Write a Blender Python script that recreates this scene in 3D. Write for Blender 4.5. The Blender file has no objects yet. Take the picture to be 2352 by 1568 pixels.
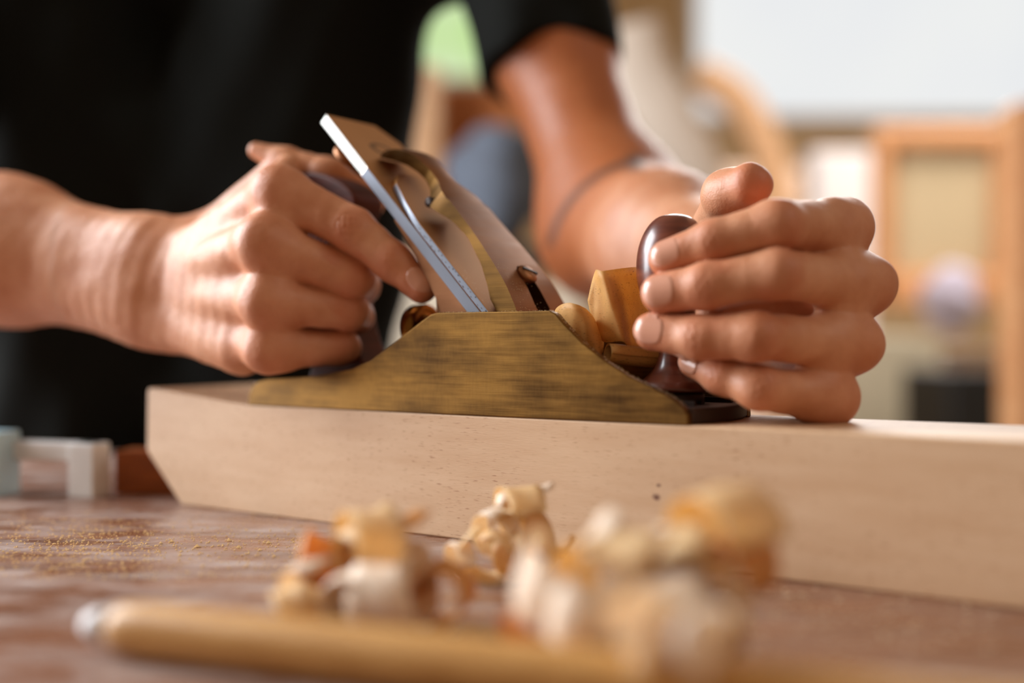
import bpy, bmesh, math, random
import numpy as np
from mathutils import Vector, Matrix

# ---------------------------------------------------------------- frame of reference
F = 2600.0                       # focal length in pixels of the 2352 px frame
BENCH = 0.90                     # bench top above the floor
CAMZ = BENCH + 0.0865            # eye height
rnd = random.Random(7)

def V(px, py, d):                # a point seen at pixel (px,py) that stands d metres ahead
    return np.array([(px - 1176) / F * d, d, CAMZ + (784 - py) / F * d])

ES = np.array([.8223, -.5690, 0.]); EN = np.array([.5690, .8223, 0.]); EZ = np.array([0., 0., 1.])
O = V(570, 930, .5699)           # heel corner of the plane on the board's front top edge
ROTZ = math.atan2(-.5690, .8223)
def L(s, n, z):                  # board frame in millimetres -> world
    return O + ES * s * .001 + EN * n * .001 + EZ * z * .001
BA = np.array([-.6917, .7218]); BB = np.array([.7218, .6917])
def bl(t, k):                    # blade frame (t up the slope, k off the bed) -> board s,z in mm
    return (131.9 + BA[0] * t + BB[0] * k, 45.5 + BA[1] * t + BB[1] * k)

# ---------------------------------------------------------------- object helpers
COL = bpy.context.scene.collection
def tag(o, label=None, cat=None, group=None, kind=None):
    if label: o['label'] = label
    if cat: o['category'] = cat
    if group: o['group'] = group
    if kind: o['kind'] = kind
    return o
def empty(name, loc=(0, 0, 0), rz=0):
    o = bpy.data.objects.new(name, None); COL.objects.link(o)
    o.location = loc; o.rotation_euler = (0, 0, rz); o.empty_display_size = .02
    return o
def mesh_obj(name, verts, faces, mat, parent=None, smooth=False, loc=(0, 0, 0), rz=0):
    me = bpy.data.meshes.new(name)
    me.from_pydata([tuple(map(float, v)) for v in verts], [], [tuple(map(int, f)) for f in faces])
    me.validate()
    bm = bmesh.new(); bm.from_mesh(me)
    bmesh.ops.recalc_face_normals(bm, faces=bm.faces); bm.to_mesh(me); bm.free()
    if smooth: me.polygons.foreach_set('use_smooth', [True] * len(me.polygons))
    if mat: me.materials.append(mat)
    o = bpy.data.objects.new(name, me); COL.objects.link(o)
    o.location = loc; o.rotation_euler = (0, 0, rz)
    if parent: o.parent = parent
    return o
def bevel(o, w, seg=2, ang=35):
    m = o.modifiers.new('b', 'BEVEL'); m.width = w; m.segments = seg; m.limit_method = 'ANGLE'
    m.angle_limit = math.radians(ang); m.harden_normals = False
    o.data.polygons.foreach_set('use_smooth', [True] * len(o.data.polygons))
    try:
        w2 = o.modifiers.new('wn', 'WEIGHTED_NORMAL'); w2.keep_sharp = True
    except Exception: pass
    return o
def box_data(x0, x1, y0, y1, z0, z1):
    v = [(x, y, z) for z in (z0, z1) for y in (y0, y1) for x in (x0, x1)]
    f = [(0, 1, 3, 2), (4, 6, 7, 5), (0, 4, 5, 1), (2, 3, 7, 6), (0, 2, 6, 4), (1, 5, 7, 3)]
    return v, f
def box(name, x0, x1, y0, y1, z0, z1, mat, parent=None, bw=0, loc=(0, 0, 0), rz=0):
    v, f = box_data(x0, x1, y0, y1, z0, z1)
    o = mesh_obj(name, v, f, mat, parent, loc=loc, rz=rz)
    if bw: bevel(o, bw)
    return o
def prism(poly, n0, n1):         # polygon in (s,z) mm extruded from n0 to n1 (board frame, metres out)
    m = len(poly)
    v = [(p[0] * .001, n0 * .001, p[1] * .001) for p in poly] + [(p[0] * .001, n1 * .001, p[1] * .001) for p in poly]
    f = [tuple(range(m))[::-1], tuple(range(m, 2 * m))] + [(i, (i + 1) % m, m + (i + 1) % m, m + i) for i in range(m)]
    return v, f
def join_data(*parts):
    V_, F_ = [], []
    for v, f in parts:
        b = len(V_); V_ += list(v); F_ += [tuple(b + i for i in q) for q in f]
    return V_, F_
def lathe(prof, seg=48):         # (r, h) profile about +z
    v, f = [], []
    for r, h in prof:
        for i in range(seg):
            a = 2 * math.pi * i / seg; v.append((r * math.cos(a), r * math.sin(a), h))
    for j in range(len(prof) - 1):
        for i in range(seg):
            f.append((j * seg + i, j * seg + (i + 1) % seg, (j + 1) * seg + (i + 1) % seg, (j + 1) * seg + i))
    f.append(tuple(range(seg))[::-1]); f.append(tuple((len(prof) - 1) * seg + i for i in range(seg)))
    return v, f
def xform(data, M):
    return [tuple(M @ Vector(p)) for p in data[0]], data[1]
def catmull(pts, n):
    P = np.array(pts, float); out = []
    Q = np.vstack([2 * P[0] - P[1], P, 2 * P[-1] - P[-2]])
    for i in range(len(P) - 1):
        p0, p1, p2, p3 = Q[i:i + 4]
        for t in np.linspace(0, 1, n, endpoint=False):
            out.append(.5 * ((2 * p1) + (-p0 + p2) * t + (2 * p0 - 5 * p1 + 4 * p2 - p3) * t * t + (-p0 + 3 * p1 - 3 * p2 + p3) * t ** 3))
    out.append(P[-1]); return np.array(out)
def interp(x, tab):
    return float(np.interp(x, [a for a, b in tab], [b for a, b in tab]))

# ---------------------------------------------------------------- materials
def new_mat(name):
    m = bpy.data.materials.new(name); m.use_nodes = True
    nt = m.node_tree; b = nt.nodes['Principled BSDF']
    return m, nt, b
def srgb(r, g, b):
    f = lambda c: (c / 255 / 12.92) if c / 255 <= .04045 else ((c / 255 + .055) / 1.055) ** 2.4
    return (f(r), f(g), f(b), 1)
def coords(nt, scale=(1, 1, 1), kind='Object', rot=(0, 0, 0)):
    tc = nt.nodes.new('ShaderNodeTexCoord'); mp = nt.nodes.new('ShaderNodeMapping')
    mp.inputs['Scale'].default_value = scale; mp.inputs['Rotation'].default_value = rot
    nt.links.new(tc.outputs[kind], mp.inputs['Vector']); return mp.outputs['Vector']
def noise(nt, vec, scale, detail=4, rough=.55):
    n = nt.nodes.new('ShaderNodeTexNoise'); n.inputs['Scale'].default_value = scale
    n.inputs['Detail'].default_value = detail; n.inputs['Roughness'].default_value = rough
    nt.links.new(vec, n.inputs['Vector']); return n.outputs['Fac']
def ramp(nt, fac, stops):
    r = nt.nodes.new('ShaderNodeValToRGB'); e = r.color_ramp.elements
    e[0].position, e[0].color = stops[0]; e[1].position, e[1].color = stops[-1]
    for p, c in stops[1:-1]:
        k = e.new(p); k.color = c
    nt.links.new(fac, r.inputs['Fac']); return r.outputs['Color']
def mix(nt, fac, a, b, mode='MIX'):
    m = nt.nodes.new('ShaderNodeMix'); m.data_type = 'RGBA'; m.blend_type = mode
    for sock, val in ((m.inputs['Factor'], fac), (m.inputs[6], a), (m.inputs[7], b)):
        if isinstance(val, (int, float, tuple)): sock.default_value = val
        else: nt.links.new(val, sock)
    return m.outputs[2]
def math_n(nt, op, a, b=None, clamp=False):
    m = nt.nodes.new('ShaderNodeMath'); m.operation = op; m.use_clamp = clamp
    for i, val in enumerate((a, b)):
        if val is None: continue
        if isinstance(val, (int, float)): m.inputs[i].default_value = val
        else: nt.links.new(val, m.inputs[i])
    return m.outputs[0]
def bump(nt, b, h, strength, dist=.001):
    n = nt.nodes.new('ShaderNodeBump'); n.inputs['Strength'].default_value = strength
    n.inputs['Distance'].default_value = dist
    nt.links.new(h, n.inputs['Height']); nt.links.new(n.outputs['Normal'], b.inputs['Normal'])
def setc(nt, b, c):
    if isinstance(c, tuple): b.inputs['Base Color'].default_value = c
    else: nt.links.new(c, b.inputs['Base Color'])
def plain(name, c, rough=.6, metal=0, vary=.12, scale=30, bumpd=0.0):
    m, nt, b = new_mat(name); n = noise(nt, coords(nt), scale)
    d = tuple(x * (1 - vary) for x in c[:3]) + (1,); e = tuple(min(1, x * (1 + vary)) for x in c[:3]) + (1,)
    setc(nt, b, ramp(nt, n, [(.3, d), (.7, e)]))
    b.inputs['Roughness'].default_value = rough; b.inputs['Metallic'].default_value = metal
    if bumpd: bump(nt, b, n, .5, bumpd)
    return m

def mat_beech(name, base, dark, fleck, flscale=(38, 38, 230), translucent=0., knots=()):
    m, nt, b = new_mat(name)
    v = coords(nt, (6, 40, 40)); n = noise(nt, v, 3.0, 5)
    col = ramp(nt, n, [(.3, dark), (.7, base)])
    fn = noise(nt, coords(nt, flscale), 4.0, 2, .4)
    mask = ramp(nt, fn, [(.62, (0, 0, 0, 1)), (.72, (1, 1, 1, 1))])
    big = ramp(nt, noise(nt, coords(nt, (9, 9, 14)), 1.5, 2), [(.38, (0.15, .15, .15, 1)), (.6, (1, 1, 1, 1))])
    mk = mix(nt, 1.0, mask, big, 'MULTIPLY')
    col = mix(nt, mk, col, fleck)
    for (kx, ky, kz, kr) in knots:
        tc = nt.nodes.new('ShaderNodeTexCoord')
        d = nt.nodes.new('ShaderNodeVectorMath'); d.operation = 'SUBTRACT'; d.inputs[1].default_value = (kx, ky, kz)
        nt.links.new(tc.outputs['Object'], d.inputs[0])
        sc = nt.nodes.new('ShaderNodeVectorMath'); sc.operation = 'MULTIPLY'; sc.inputs[1].default_value = (.7, 0, 1)
        nt.links.new(d.outputs[0], sc.inputs[0])
        ln = nt.nodes.new('ShaderNodeVectorMath'); ln.operation = 'LENGTH'; nt.links.new(sc.outputs[0], ln.inputs[0])
        w = math_n(nt, 'ADD', ln.outputs['Value'], math_n(nt, 'MULTIPLY', noise(nt, coords(nt), 500, 2), kr * .9))
        msk = ramp(nt, math_n(nt, 'DIVIDE', w, kr * 2), [(.35, (1, 1, 1, 1)), (.85, (0, 0, 0, 1))])
        col = mix(nt, msk, col, srgb(96, 48, 30))
    setc(nt, b, col); b.inputs['Roughness'].default_value = .55
    bump(nt, b, fn, .15, .0004)
    if translucent:
        tr = nt.nodes.new('ShaderNodeBsdfTranslucent'); nt.links.new(mix(nt, 1.0, col, (1.0, .90, .72, 1), 'MULTIPLY'), tr.inputs['Color'])
        ms = nt.nodes.new('ShaderNodeMixShader'); ms.inputs[0].default_value = translucent
        nt.links.new(b.outputs[0], ms.inputs[1]); nt.links.new(tr.outputs[0], ms.inputs[2])
        nt.links.new(ms.outputs[0], nt.nodes['Material Output'].inputs[0])
    return m

def mat_brass(name, base, dark, rough=.38, streak=True, metal=1.0):
    m, nt, b = new_mat(name)
    n1 = noise(nt, coords(nt, (12, 12, 160)), 3, 5); n2 = noise(nt, coords(nt, (14, 14, 30)), 1.6, 3)
    n3 = noise(nt, coords(nt, (260, 260, 60)), 3, 3)
    col = ramp(nt, math_n(nt, 'ADD', math_n(nt, 'MULTIPLY', n1, .28), math_n(nt, 'MULTIPLY', n2, .72)), [(.38, dark), (.60, base)])
    if streak: col = mix(nt, .14, col, ramp(nt, n3, [(.3, dark), (.7, base)]))
    setc(nt, b, col); b.inputs['Metallic'].default_value = metal
    nt.links.new(math_n(nt, 'ADD', math_n(nt, 'MULTIPLY', n1, .25), rough - .12), b.inputs['Roughness'])
    bump(nt, b, noise(nt, coords(nt, (8, 8, 700)), 3, 3), .25, .0002)
    return m

def mat_skin():
    m, nt, b = new_mat('skin')
    at = nt.nodes.new('ShaderNodeAttribute'); at.attribute_name = 'red'
    mott = ramp(nt, noise(nt, coords(nt), 55, 5), [(.35, srgb(196, 131, 94)), (.65, srgb(212, 152, 116))])
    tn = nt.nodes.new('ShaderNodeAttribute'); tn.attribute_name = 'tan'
    mott = mix(nt, tn.outputs['Fac'], mott, srgb(172, 94, 46))  # torso shade on the arms, painted into the skin colour
    col = mix(nt, at.outputs['Fac'], mott, srgb(190, 102, 68))
    t2 = nt.nodes.new('ShaderNodeAttribute'); t2.attribute_name = 'ink'
    col = mix(nt, t2.outputs['Fac'], col, srgb(60, 50, 46))
    setc(nt, b, col)
    b.inputs['Roughness'].default_value = .47
    b.inputs['Subsurface Weight'].default_value = .12
    b.inputs['Subsurface Radius'].default_value = (1, .35, .18); b.inputs['Subsurface Scale'].default_value = .004
    b.inputs['Specular IOR Level'].default_value = .42
    vor = nt.nodes.new('ShaderNodeTexVoronoi'); vor.inputs['Scale'].default_value = 1400
    nt.links.new(coords(nt), vor.inputs['Vector'])
    h = math_n(nt, 'ADD', math_n(nt, 'MULTIPLY', noise(nt, coords(nt), 260, 4), 1.3), math_n(nt, 'MULTIPLY', vor.outputs['Distance'], .35))
    bump(nt, b, h, .45, .0006)
    return m

def mat_bench():
    m, nt, b = new_mat('bench_wood')
    g = noise(nt, coords(nt, (5, 26, 5), rot=(0, 0, math.radians(38))), 3.5, 6)
    col = ramp(nt, g, [(.3, srgb(104, 64, 42)), (.55, srgb(132, 86, 60)), (.75, srgb(150, 106, 80))])
    dust = ramp(nt, noise(nt, coords(nt, (7, 16, 7), rot=(0, 0, .5)), 3, 6, .7), [(.42, (0, 0, 0, 1)), (.70, (1, 1, 1, 1))])
    sx = nt.nodes.new('ShaderNodeSeparateXYZ'); nt.links.new(coords(nt), sx.inputs[0])
    dust_sheen = ramp(nt, math_n(nt, 'ADD', math_n(nt, 'MULTIPLY', sx.outputs[0], 2.2), .5), [(.42, (1, 1, 1, 1)), (.62, (.25, .25, .25, 1))])   # left side paler: dust and bright reflection painted in together
    dust = math_n(nt, 'MULTIPLY', dust, dust_sheen)
    col = mix(nt, math_n(nt, 'MULTIPLY', dust, .70), col, srgb(190, 178, 172))
    setc(nt, b, col)
    nt.links.new(math_n(nt, 'ADD', math_n(nt, 'MULTIPLY', dust, .22), .26), b.inputs['Roughness'])
    bump(nt, b, noise(nt, coords(nt, (20, 60, 20), rot=(0, 0, .66)), 6, 6), .3, .0008)
    return m

def mat_wood(name, a, c, rough=.35, sc=(8, 8, 60), coat=0.):
    m, nt, b = new_mat(name)
    setc(nt, b, ramp(nt, noise(nt, coords(nt, sc), 4, 6), [(.3, a), (.7, c)]))
    b.inputs['Roughness'].default_value = rough; b.inputs['Coat Weight'].default_value = coat
    b.inputs['Coat Roughness'].default_value = .2; b.inputs['Specular IOR Level'].default_value = .35
    return m

M = {}
M['board'] = mat_beech('beech_board', srgb(214, 178, 142), srgb(202, 162, 124), srgb(156, 106, 68), (50, 50, 520),
                       knots=((.2295, 0, -.0285, .0013), (.2305, 0, -.0238, .0007)))
M['shav'] = mat_beech('beech_shaving', srgb(253, 232, 190), srgb(248, 218, 162), srgb(160, 92, 36), (160, 160, 900), translucent=.45)
M['shavm'] = mat_beech('amber_beech', srgb(240, 198, 124), srgb(228, 178, 100), srgb(140, 78, 30), (160, 160, 700), translucent=.45)
M['shavp'] = mat_beech('pale_shaving', srgb(255, 247, 234), srgb(252, 234, 212), srgb(232, 186, 140), (200, 200, 200), translucent=.4)
M['shavo'] = mat_beech('amber_shaving', srgb(240, 190, 120), srgb(226, 158, 84), srgb(180, 96, 36), (200, 200, 200), translucent=.4)
M['brass'] = mat_brass('brushed_brass', srgb(142, 104, 52), srgb(82, 58, 32), .44)
M['bronze'] = mat_brass('dull_bronze', srgb(158, 112, 80), srgb(134, 92, 64), .5, streak=False)
M['brass_side'] = mat_brass('yellow_brass', srgb(100, 70, 32), srgb(68, 46, 20), .45, streak=False)
M['wheel'] = mat_brass('polished_brass', srgb(150, 104, 48), srgb(100, 66, 28), .22, streak=False)
M['steel'] = plain('satin_steel', srgb(124, 128, 138), .42, 1, .04, 60)
M['steelbright'] = plain('bare_steel', srgb(196, 194, 188), .4, 1, .03, 60)
M['brassglint'] = plain('brass_reflection', srgb(196, 148, 84), .42, 1, .06, 60)  # reflected brass painted onto the cap iron's tapered edge

M['steelface'] = plain('steel_face', srgb(216, 166, 118), .52, 1, .05, 25)
M['darkiron'] = plain('dark_iron', srgb(60, 44, 38), .5, .4, .2, 50)
M['tote'] = mat_wood('tote_cherry', srgb(64, 22, 12), srgb(96, 38, 22), .5)
M['knob'] = mat_wood('knob_cherry', srgb(84, 38, 26), srgb(120, 62, 42), .34, coat=.5)
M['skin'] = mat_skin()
M['nail'] = plain('nail', srgb(206, 148, 122), .25, 0, .05, 80)
M['bench'] = mat_bench()
M['shirt'] = plain('black_cotton', srgb(19, 20, 17), .95, 0, .25, 300, .0004)
M['shirt'].node_tree.nodes['Principled BSDF'].inputs['Specular IOR Level'].default_value = .15
M['sawdust'] = mat_beech('sawdust', srgb(255, 246, 226), srgb(250, 236, 208), srgb(240, 214, 170), (200, 200, 200), translucent=.5)

# ---------------------------------------------------------------- camera
cam = bpy.data.cameras.new('camera'); co = bpy.data.objects.new('camera', cam); COL.objects.link(co)
co.location = (0, 0, CAMZ); co.rotation_euler = (math.pi / 2, 0, 0)
cam.sensor_width = 36; cam.lens = F / 2352 * 36; cam.clip_start = .01; cam.clip_end = 50
DOF = True
cam.dof.use_dof = DOF; cam.dof.focus_distance = .482; cam.dof.aperture_fstop = cam.lens * .001 / .018
bpy.context.scene.camera = co
bpy.context.scene.cycles.max_bounces = 6
vs = bpy.context.scene.view_settings
vs.view_transform = 'Standard'; vs.look = 'None'; vs.gamma = 1; vs.exposure = 0; vs.use_curve_mapping = False

# ================================================================= HAND PLANE
plane = tag(empty('hand_plane', L(0, 0, 0), ROTZ), 'brass-sided hand plane with steel blade resting on the beech board', 'hand plane')
cheek_px = [(0, 0), (0, 4.5), (2.5, 9), (6.5, 12), (14, 13.6), (33, 14.6), (52, 16.2), (70, 19.2), (82, 23.4), (92, 29), (103, 35.6),
            (112, 41), (117.5, 44), (121, 44.8), (180, 44.8), (183, 43.6), (187.5, 39), (196, 31.5), (206, 24.6), (217, 18.4), (228, 14),
            (236, 10.2), (241, 7), (243, 3.5), (243.1, 0)]
sole_poly = [(0, 0), (243, 0), (243, 3.6), (241, 4), (2, 4), (0, 3.6)]
body = join_data(prism(cheek_px, 0, 4.2), prism(cheek_px, 56.8, 61))
# sole with rounded toe, between the cheeks
toe = [(0, 4), (0, 57)] + [(243 + 5 * math.sin(math.pi * i / 14), 57 - 53 * i / 14) for i in range(15)]
v = [(p[0] * .001, p[1] * .001, 0) for p in toe] + [(p[0] * .001, p[1] * .001, .0065) for p in toe]
mm = len(toe); f = [tuple(range(mm)), tuple(range(mm, 2 * mm))[::-1]] + [(i, (i + 1) % mm, mm + (i + 1) % mm, mm + i) for i in range(mm)]
side = mesh_obj('body', *body, M['brass'], plane); bevel(side, .0006, 3, 30)
sole = mesh_obj('sole', v, f, M['darkiron'], plane); bevel(sole, .0012, 3)
# raised pad under the knob and ribs
pad = lathe([(.0, .0), (.0125, 0), (.0125, .004), (.011, .0052), (.0, .0052)], 32)
pad = xform(pad, Matrix.Translation((.222, .0305, .0063))); o_ = mesh_obj('knob_boss', *pad, M['darkiron'], plane, smooth=True)
rib = join_data(prism([(200, 6), (240, 6), (240, 8.5), (200, 9)], 12, 14), prism([(200, 6), (240, 6), (240, 8.5), (200, 9)], 47, 49))
mesh_obj('rib', *rib, M['darkiron'], plane)
# pale sliver added behind the heel, standing for the highlight on its edge
o_ = mesh_obj('heel_highlight', *prism([(-2.0, .5), (-.05, .3), (-.05, 11), (-1.4, 12)], 6, 55), M['steel'], plane); bevel(o_, .0005)

# frog
fr = [bl(62, 0), bl(62, -2.4), bl(40, -5), bl(18, -10), bl(2, -15), (118, 40), (116, 6.4), (170, 6.4), bl(-52, 0)]
mesh_obj('frog', *prism(fr, 10.5, 50.5), M['bronze'], plane)
# blade
def plate(outline, k0, k1):      # outline in (t, n) mm
    m_ = len(outline); vv = []
    for k in (k0, k1):
        for t, n in outline:
            s, z = bl(t, k); vv.append((s * .001, n * .001, z * .001))
    ff = [tuple(range(m_))[::-1], tuple(range(m_, 2 * m_))] + [(i, (i + 1) % m_, m_ + (i + 1) % m_, m_ + i) for i in range(m_)]
    return vv, ff
bo = [(-60, 7), (90, 7), (90.6, 7.7), (129, 7.7), (129, 43), (117, 53.3), (90.6, 53.3), (90, 54), (-60, 54)]
blade = mesh_obj('blade', *plate(bo, 0, 5.4), M['steelface'], plane); bevel(blade, .00035, 2)
blade.data.materials.append(M['steel']); blade.data.materials.append(M['steelbright'])
for p in blade.data.polygons:
    if abs(p.normal.y) > .9:
        tt_ = (p.center.x * 1000 - 131.9) * BA[0] + (p.center.z * 1000 - 45.5) * BA[1]; p.material_index = 2 if tt_ > 90 else 1
# maker's faint oval stamp on the blade, a flush darker disc of etched steel
def stamp(tc, nc, rt, rn, k, name, mat, parent, ring=.8):
    vv, ff = [], []; N = 40
    for r in (1, ring):
        for i in range(N):
            a = 2 * math.pi * i / N; s, z = bl(tc + rt * r * math.cos(a), k); vv.append((s * .001, (nc + rn * r * math.sin(a)) * .001, z * .001))
    ff = [(i, (i + 1) % N, N + (i + 1) % N, N + i) for i in range(N)]
    return mesh_obj(name, vv, ff, mat, parent)
stamp(108, 32, 4.5, 9, 5.43, 'etched_mark', plain('etch', srgb(150, 118, 88), .5, .9, .3, 400), blade, .55)
# cap iron
arc = [(56 + 26 * math.sin(a), 30.5 - 23.5 * math.cos(a) ** .8) for a in np.linspace(0, math.pi / 2, 9)]
arc2 = [(t, 61 - n) for t, n in arc[::-1]]
ci = [(-54, 7)] + [(47, 7)] + [(62, 9.6), (76, 14), (83, 20), (85, 26), (85, 35), (83, 41), (76, 47), (62, 51.4)] + [(47, 54), (-54, 54)]
cap = mesh_obj('cap_iron', *plate(ci, 5.5, 8.8), M['steelface'], plane); bevel(cap, .0005, 3)
cap.data.materials.append(M['steel']); cap.data.materials.append(M['brassglint'])
for p in cap.data.polygons:
    if abs(p.normal.y) > .95: p.material_index = 1
    elif abs(p.normal.y) > .3: p.material_index = 2
# grain of cast pits along the cap iron's edge
pv, pf = [], []
r2 = random.Random(3)
for i in range(34):
    t = 46 - i * 2.3 + r2.uniform(-.8, .8); k = 7.1 + r2.uniform(-.9, .9); a, b_ = r2.uniform(.25, .8), r2.uniform(.15, .4)
    base = len(pv)
    for dt, dk in ((-a, 0), (0, -b_), (a, 0), (0, b_)):
        s, z = bl(t + dt, k + dk); pv.append((s * .001, .00694, z * .001))
    pf.append((base, base + 1, base + 2, base + 3))
mesh_obj('casting_pits', pv, pf, M['darkiron'], cap)

# lever cap: lofted casting
top_k = [(-46, 10), (-34, 13), (-26, 16), (-16, 19.6), (-8, 21.6), (-2, 22.6), (8, 23.4), (20, 24), (40, 24.2), (54, 24.4), (60, 24.2), (66, 23.6), (74, 23.6), (82, 23), (88, 21), (93, 17.6), (97, 13.4), (99.5, 9.6)]
bot_k = [(-46, 8.9), (-30, 9.3), (-10, 10.4), (-4, 11.2), (2, 14), (12, 17.6), (27, 19.8), (40, 18.4), (50, 15), (55, 13.4), (58, 13.6), (64, 16), (70, 17.2), (76, 17.0), (83, 15.2), (89, 12.4), (94, 9.4), (99.5, 6.0)]
half = [(-46, 22.5), (-20, 21.6), (0, 19.6), (30, 15.8), (50, 14.8), (55, 13.8), (59, 11.6), (62.5, 9.2), (66, 7.8), (72, 7.4), (80, 8.6), (88, 10), (95, 10.4), (98, 9.6), (99.5, 8)]
ts = list(np.linspace(-46, 50, 33)) + list(np.linspace(52, 99.5, 45))
lv, lf = [], []; NW = 12
for t in ts:
    hw = interp(t, half); tk, bk = interp(t, top_k), interp(t, bot_k)
    crown = .5 if t < 50 else 1.2
    row = []
    for i in range(NW + 1):
        x = -1 + 2 * i / NW; row.append((30.5 + x * hw, tk - crown * x * x))
    for i in range(NW + 1):
        x = 1 - 2 * i / NW; row.append((30.5 + x * hw * (1 if t < 56 else .92), bk))
    for n, k in row:
        s, z = bl(t, k); lv.append((s * .001, n * .001, z * .001))
R_ = 2 * (NW + 1)
for j in range(len(ts) - 1):
    for i in range(R_):
        lf.append((j * R_ + i, j * R_ + (i + 1) % R_, (j + 1) * R_ + (i + 1) % R_, (j + 1) * R_ + i))
lf.append(tuple(range(R_))); lf.append(tuple((len(ts) - 1) * R_ + i for i in range(R_)))
lever = mesh_obj('lever_cap', lv, lf, M['bronze'], None)
# keyhole cut through the casting
hole = []
for i in range(24):
    a = 2 * math.pi * i / 24; c, sn = math.cos(a), math.sin(a)
    hole.append(((3 if c > 0 else -15) + c * (3.4 if c > 0 else 5.8), 30.5 + sn * (3.9 if c > 0 else 5.6)))
cut = mesh_obj('cut', *plate(hole, 5, 40), None, None)
bo_ = lever.modifiers.new('x', 'BOOLEAN'); bo_.object = cut; bo_.operation = 'DIFFERENCE'; bo_.solver = 'EXACT'
dg = bpy.context.evaluated_depsgraph_get(); dg.update()
newme = bpy.data.meshes.new_from_object(lever.evaluated_get(dg)); lever.modifiers.clear(); lever.data = newme
bpy.data.objects.remove(cut); lever.parent = plane
lever.data.materials.clear(); lever.data.materials.append(M['bronze']); lever.data.materials.append(M['brass_side'])
for p in lever.data.polygons: p.material_index = 1 if abs(p.normal.y) > .6 else 0
lever.data.polygons.foreach_set('use_smooth', [True] * len(lever.data.polygons)); lever.data.set_sharp_from_angle(angle=math.radians(32))
# small rolled lip under the shoulder (spring boss)
Mb = Matrix.Translation((*np.array(bl(57, 14.5))[[0]] * .001, .0165, bl(57, 14.5)[1] * .001)) @ Matrix.Rotation(math.pi / 2, 4, 'X')
bos = xform(lathe([(0, -.0005), (.0025, -.0005), (.0025, -.028), (0, -.028)], 20), Mb)
mesh_obj('cam_pin', *bos, M['darkiron'], lever, smooth=True)
# screw through the keyhole
def blade_matrix(t, n, k):
    s, z = bl(t, k); Z = Vector((BB[0], 0, BB[1])); X = Vector((BA[0], 0, BA[1])); Y = Z.cross(X)
    R = Matrix((X, Y, Z)).transposed().to_4x4(); return Matrix.Translation((s * .001, n * .001, z * .001)) @ R
scr = mesh_obj('lever_cap_screw', *xform(lathe([(0, -.012), (.0022, -.012), (.0022, -.001), (.0044, -.0006), (.0052, .0006), (.005, .0018), (.0035, .003), (.0, .0034)], 32), blade_matrix(.5, 30.5, 22.9)), M['bronze'], plane, smooth=True)
mesh_obj('screw_slot', *xform(box_data(-.0042, .0042, -.0006, .0006, .0026, .0036), blade_matrix(.5, 30.5, 22.9) @ Matrix.Rotation(1.2, 4, 'Z')), M['darkiron'], scr)
# adjuster wheel
wp = [(0, 0), (.003, 0), (.0032, .002), (.0098, .0022), (.0118, .0006), (.0122, .0014), (.0122, .0075), (.0114, .0085), (.009, .007), (.0055, .0075), (.005, .011), (0, .011)]
Mw = Matrix.Translation((.0835, .0305, .0375)) @ Matrix.Rotation(math.pi / 2 * .96, 4, 'Y')
wh = mesh_obj('adjustment_wheel', *xform(lathe(wp, 60), Mw), M['wheel'], plane, smooth=True)
mesh_obj('adjustment_screw', *xform(lathe([(0, -.004), (.0028, -.004), (.0028, .03), (0, .03)], 24), Mw), M['brass_side'], plane, smooth=True)
# lateral lever
o_ = mesh_obj('lateral_lever', *join_data(plate([(116 + 8 * math.cos(a), 24 + 8 * math.sin(a)) for a in np.linspace(0, 2 * math.pi, 24, endpoint=False)], -9.5, -6.5), plate([(60, 27), (112, 22), (112, 27), (60, 34)], -4.5, -2.5)), M['bronze'], plane)
bevel(o_, .0008)
# tote
tote_poly = catmull([(20, 6), (24, 20), (30, 38), (30, 56), (24, 74), (14, 92), (6, 106), (6, 114), (14, 118.5), (28, 117), (40, 113), (50, 107), (54, 100), (50, 90), (48, 72), (48, 50), (54, 30), (64, 14), (66, 6)], 4)
tt = mesh_obj('tote', *prism([tuple(p) for p in tote_poly], 20, 41), M['tote'], plane); bevel(tt, .006, 5, 50)
# knob
kp = [(0, 0), (.0145, 0), (.0145, .003), (.012, .0055), (.0086, .009), (.0066, .0135), (.0058, .019), (.0064, .025), (.009, .031), (.0128, .0375), (.0150, .0445), (.0156, .051), (.0150, .058), (.0132, .064), (.0102, .069), (.0062, .0722), (0, .0735)]
kpp = [tuple(p) for p in catmull(kp, 3)]
knob = mesh_obj('knob', *xform(lathe(kpp, 64), Matrix.Translation((.222, .0305, .0114))), M['knob'], plane, smooth=True)
knob_c = L(222, 30.5, 61)
# cheek-edge sawdust on the plane
def specks(name, pts, size, mat, parent=None, seed=1):
    rr = random.Random(seed); vv, ff = [], []
    for p in pts:
        s = size * rr.uniform(.4, 1.4); b0 = len(vv)
        for q in ((1, 0, 0), (-.6, .8, 0), (-.5, -.8, .1), (0, 0, 1)):
            vv.append((p[0] + q[0] * s * rr.uniform(.5, 1.3), p[1] + q[1] * s, p[2] + q[2] * s * .7))
        ff += [(b0, b0 + 1, b0 + 2), (b0, b0 + 1, b0 + 3), (b0 + 1, b0 + 2, b0 + 3), (b0, b0 + 2, b0 + 3)]
    return mesh_obj(name, vv, ff, mat, parent)
pts = []
for i in range(120): pts.append(L(rnd.uniform(122, 182), rnd.uniform(.2, 4), 44.9))
for i in range(260):
    j = rnd.randrange(15, 22); a, b_ = cheek_px[j], cheek_px[j + 1]; q = rnd.random()
    pts.append(L(a[0] + (b_[0] - a[0]) * q + .2, rnd.uniform(.6, 4), a[1] + (b_[1] - a[1]) * q + .2))
for i in range(90):
    t = rnd.uniform(-22, 6); n = 12 + abs(rnd.gauss(0, 8)); s, z = bl(t, interp(t, top_k) + .1); pts.append(L(s, n, z))
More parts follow.
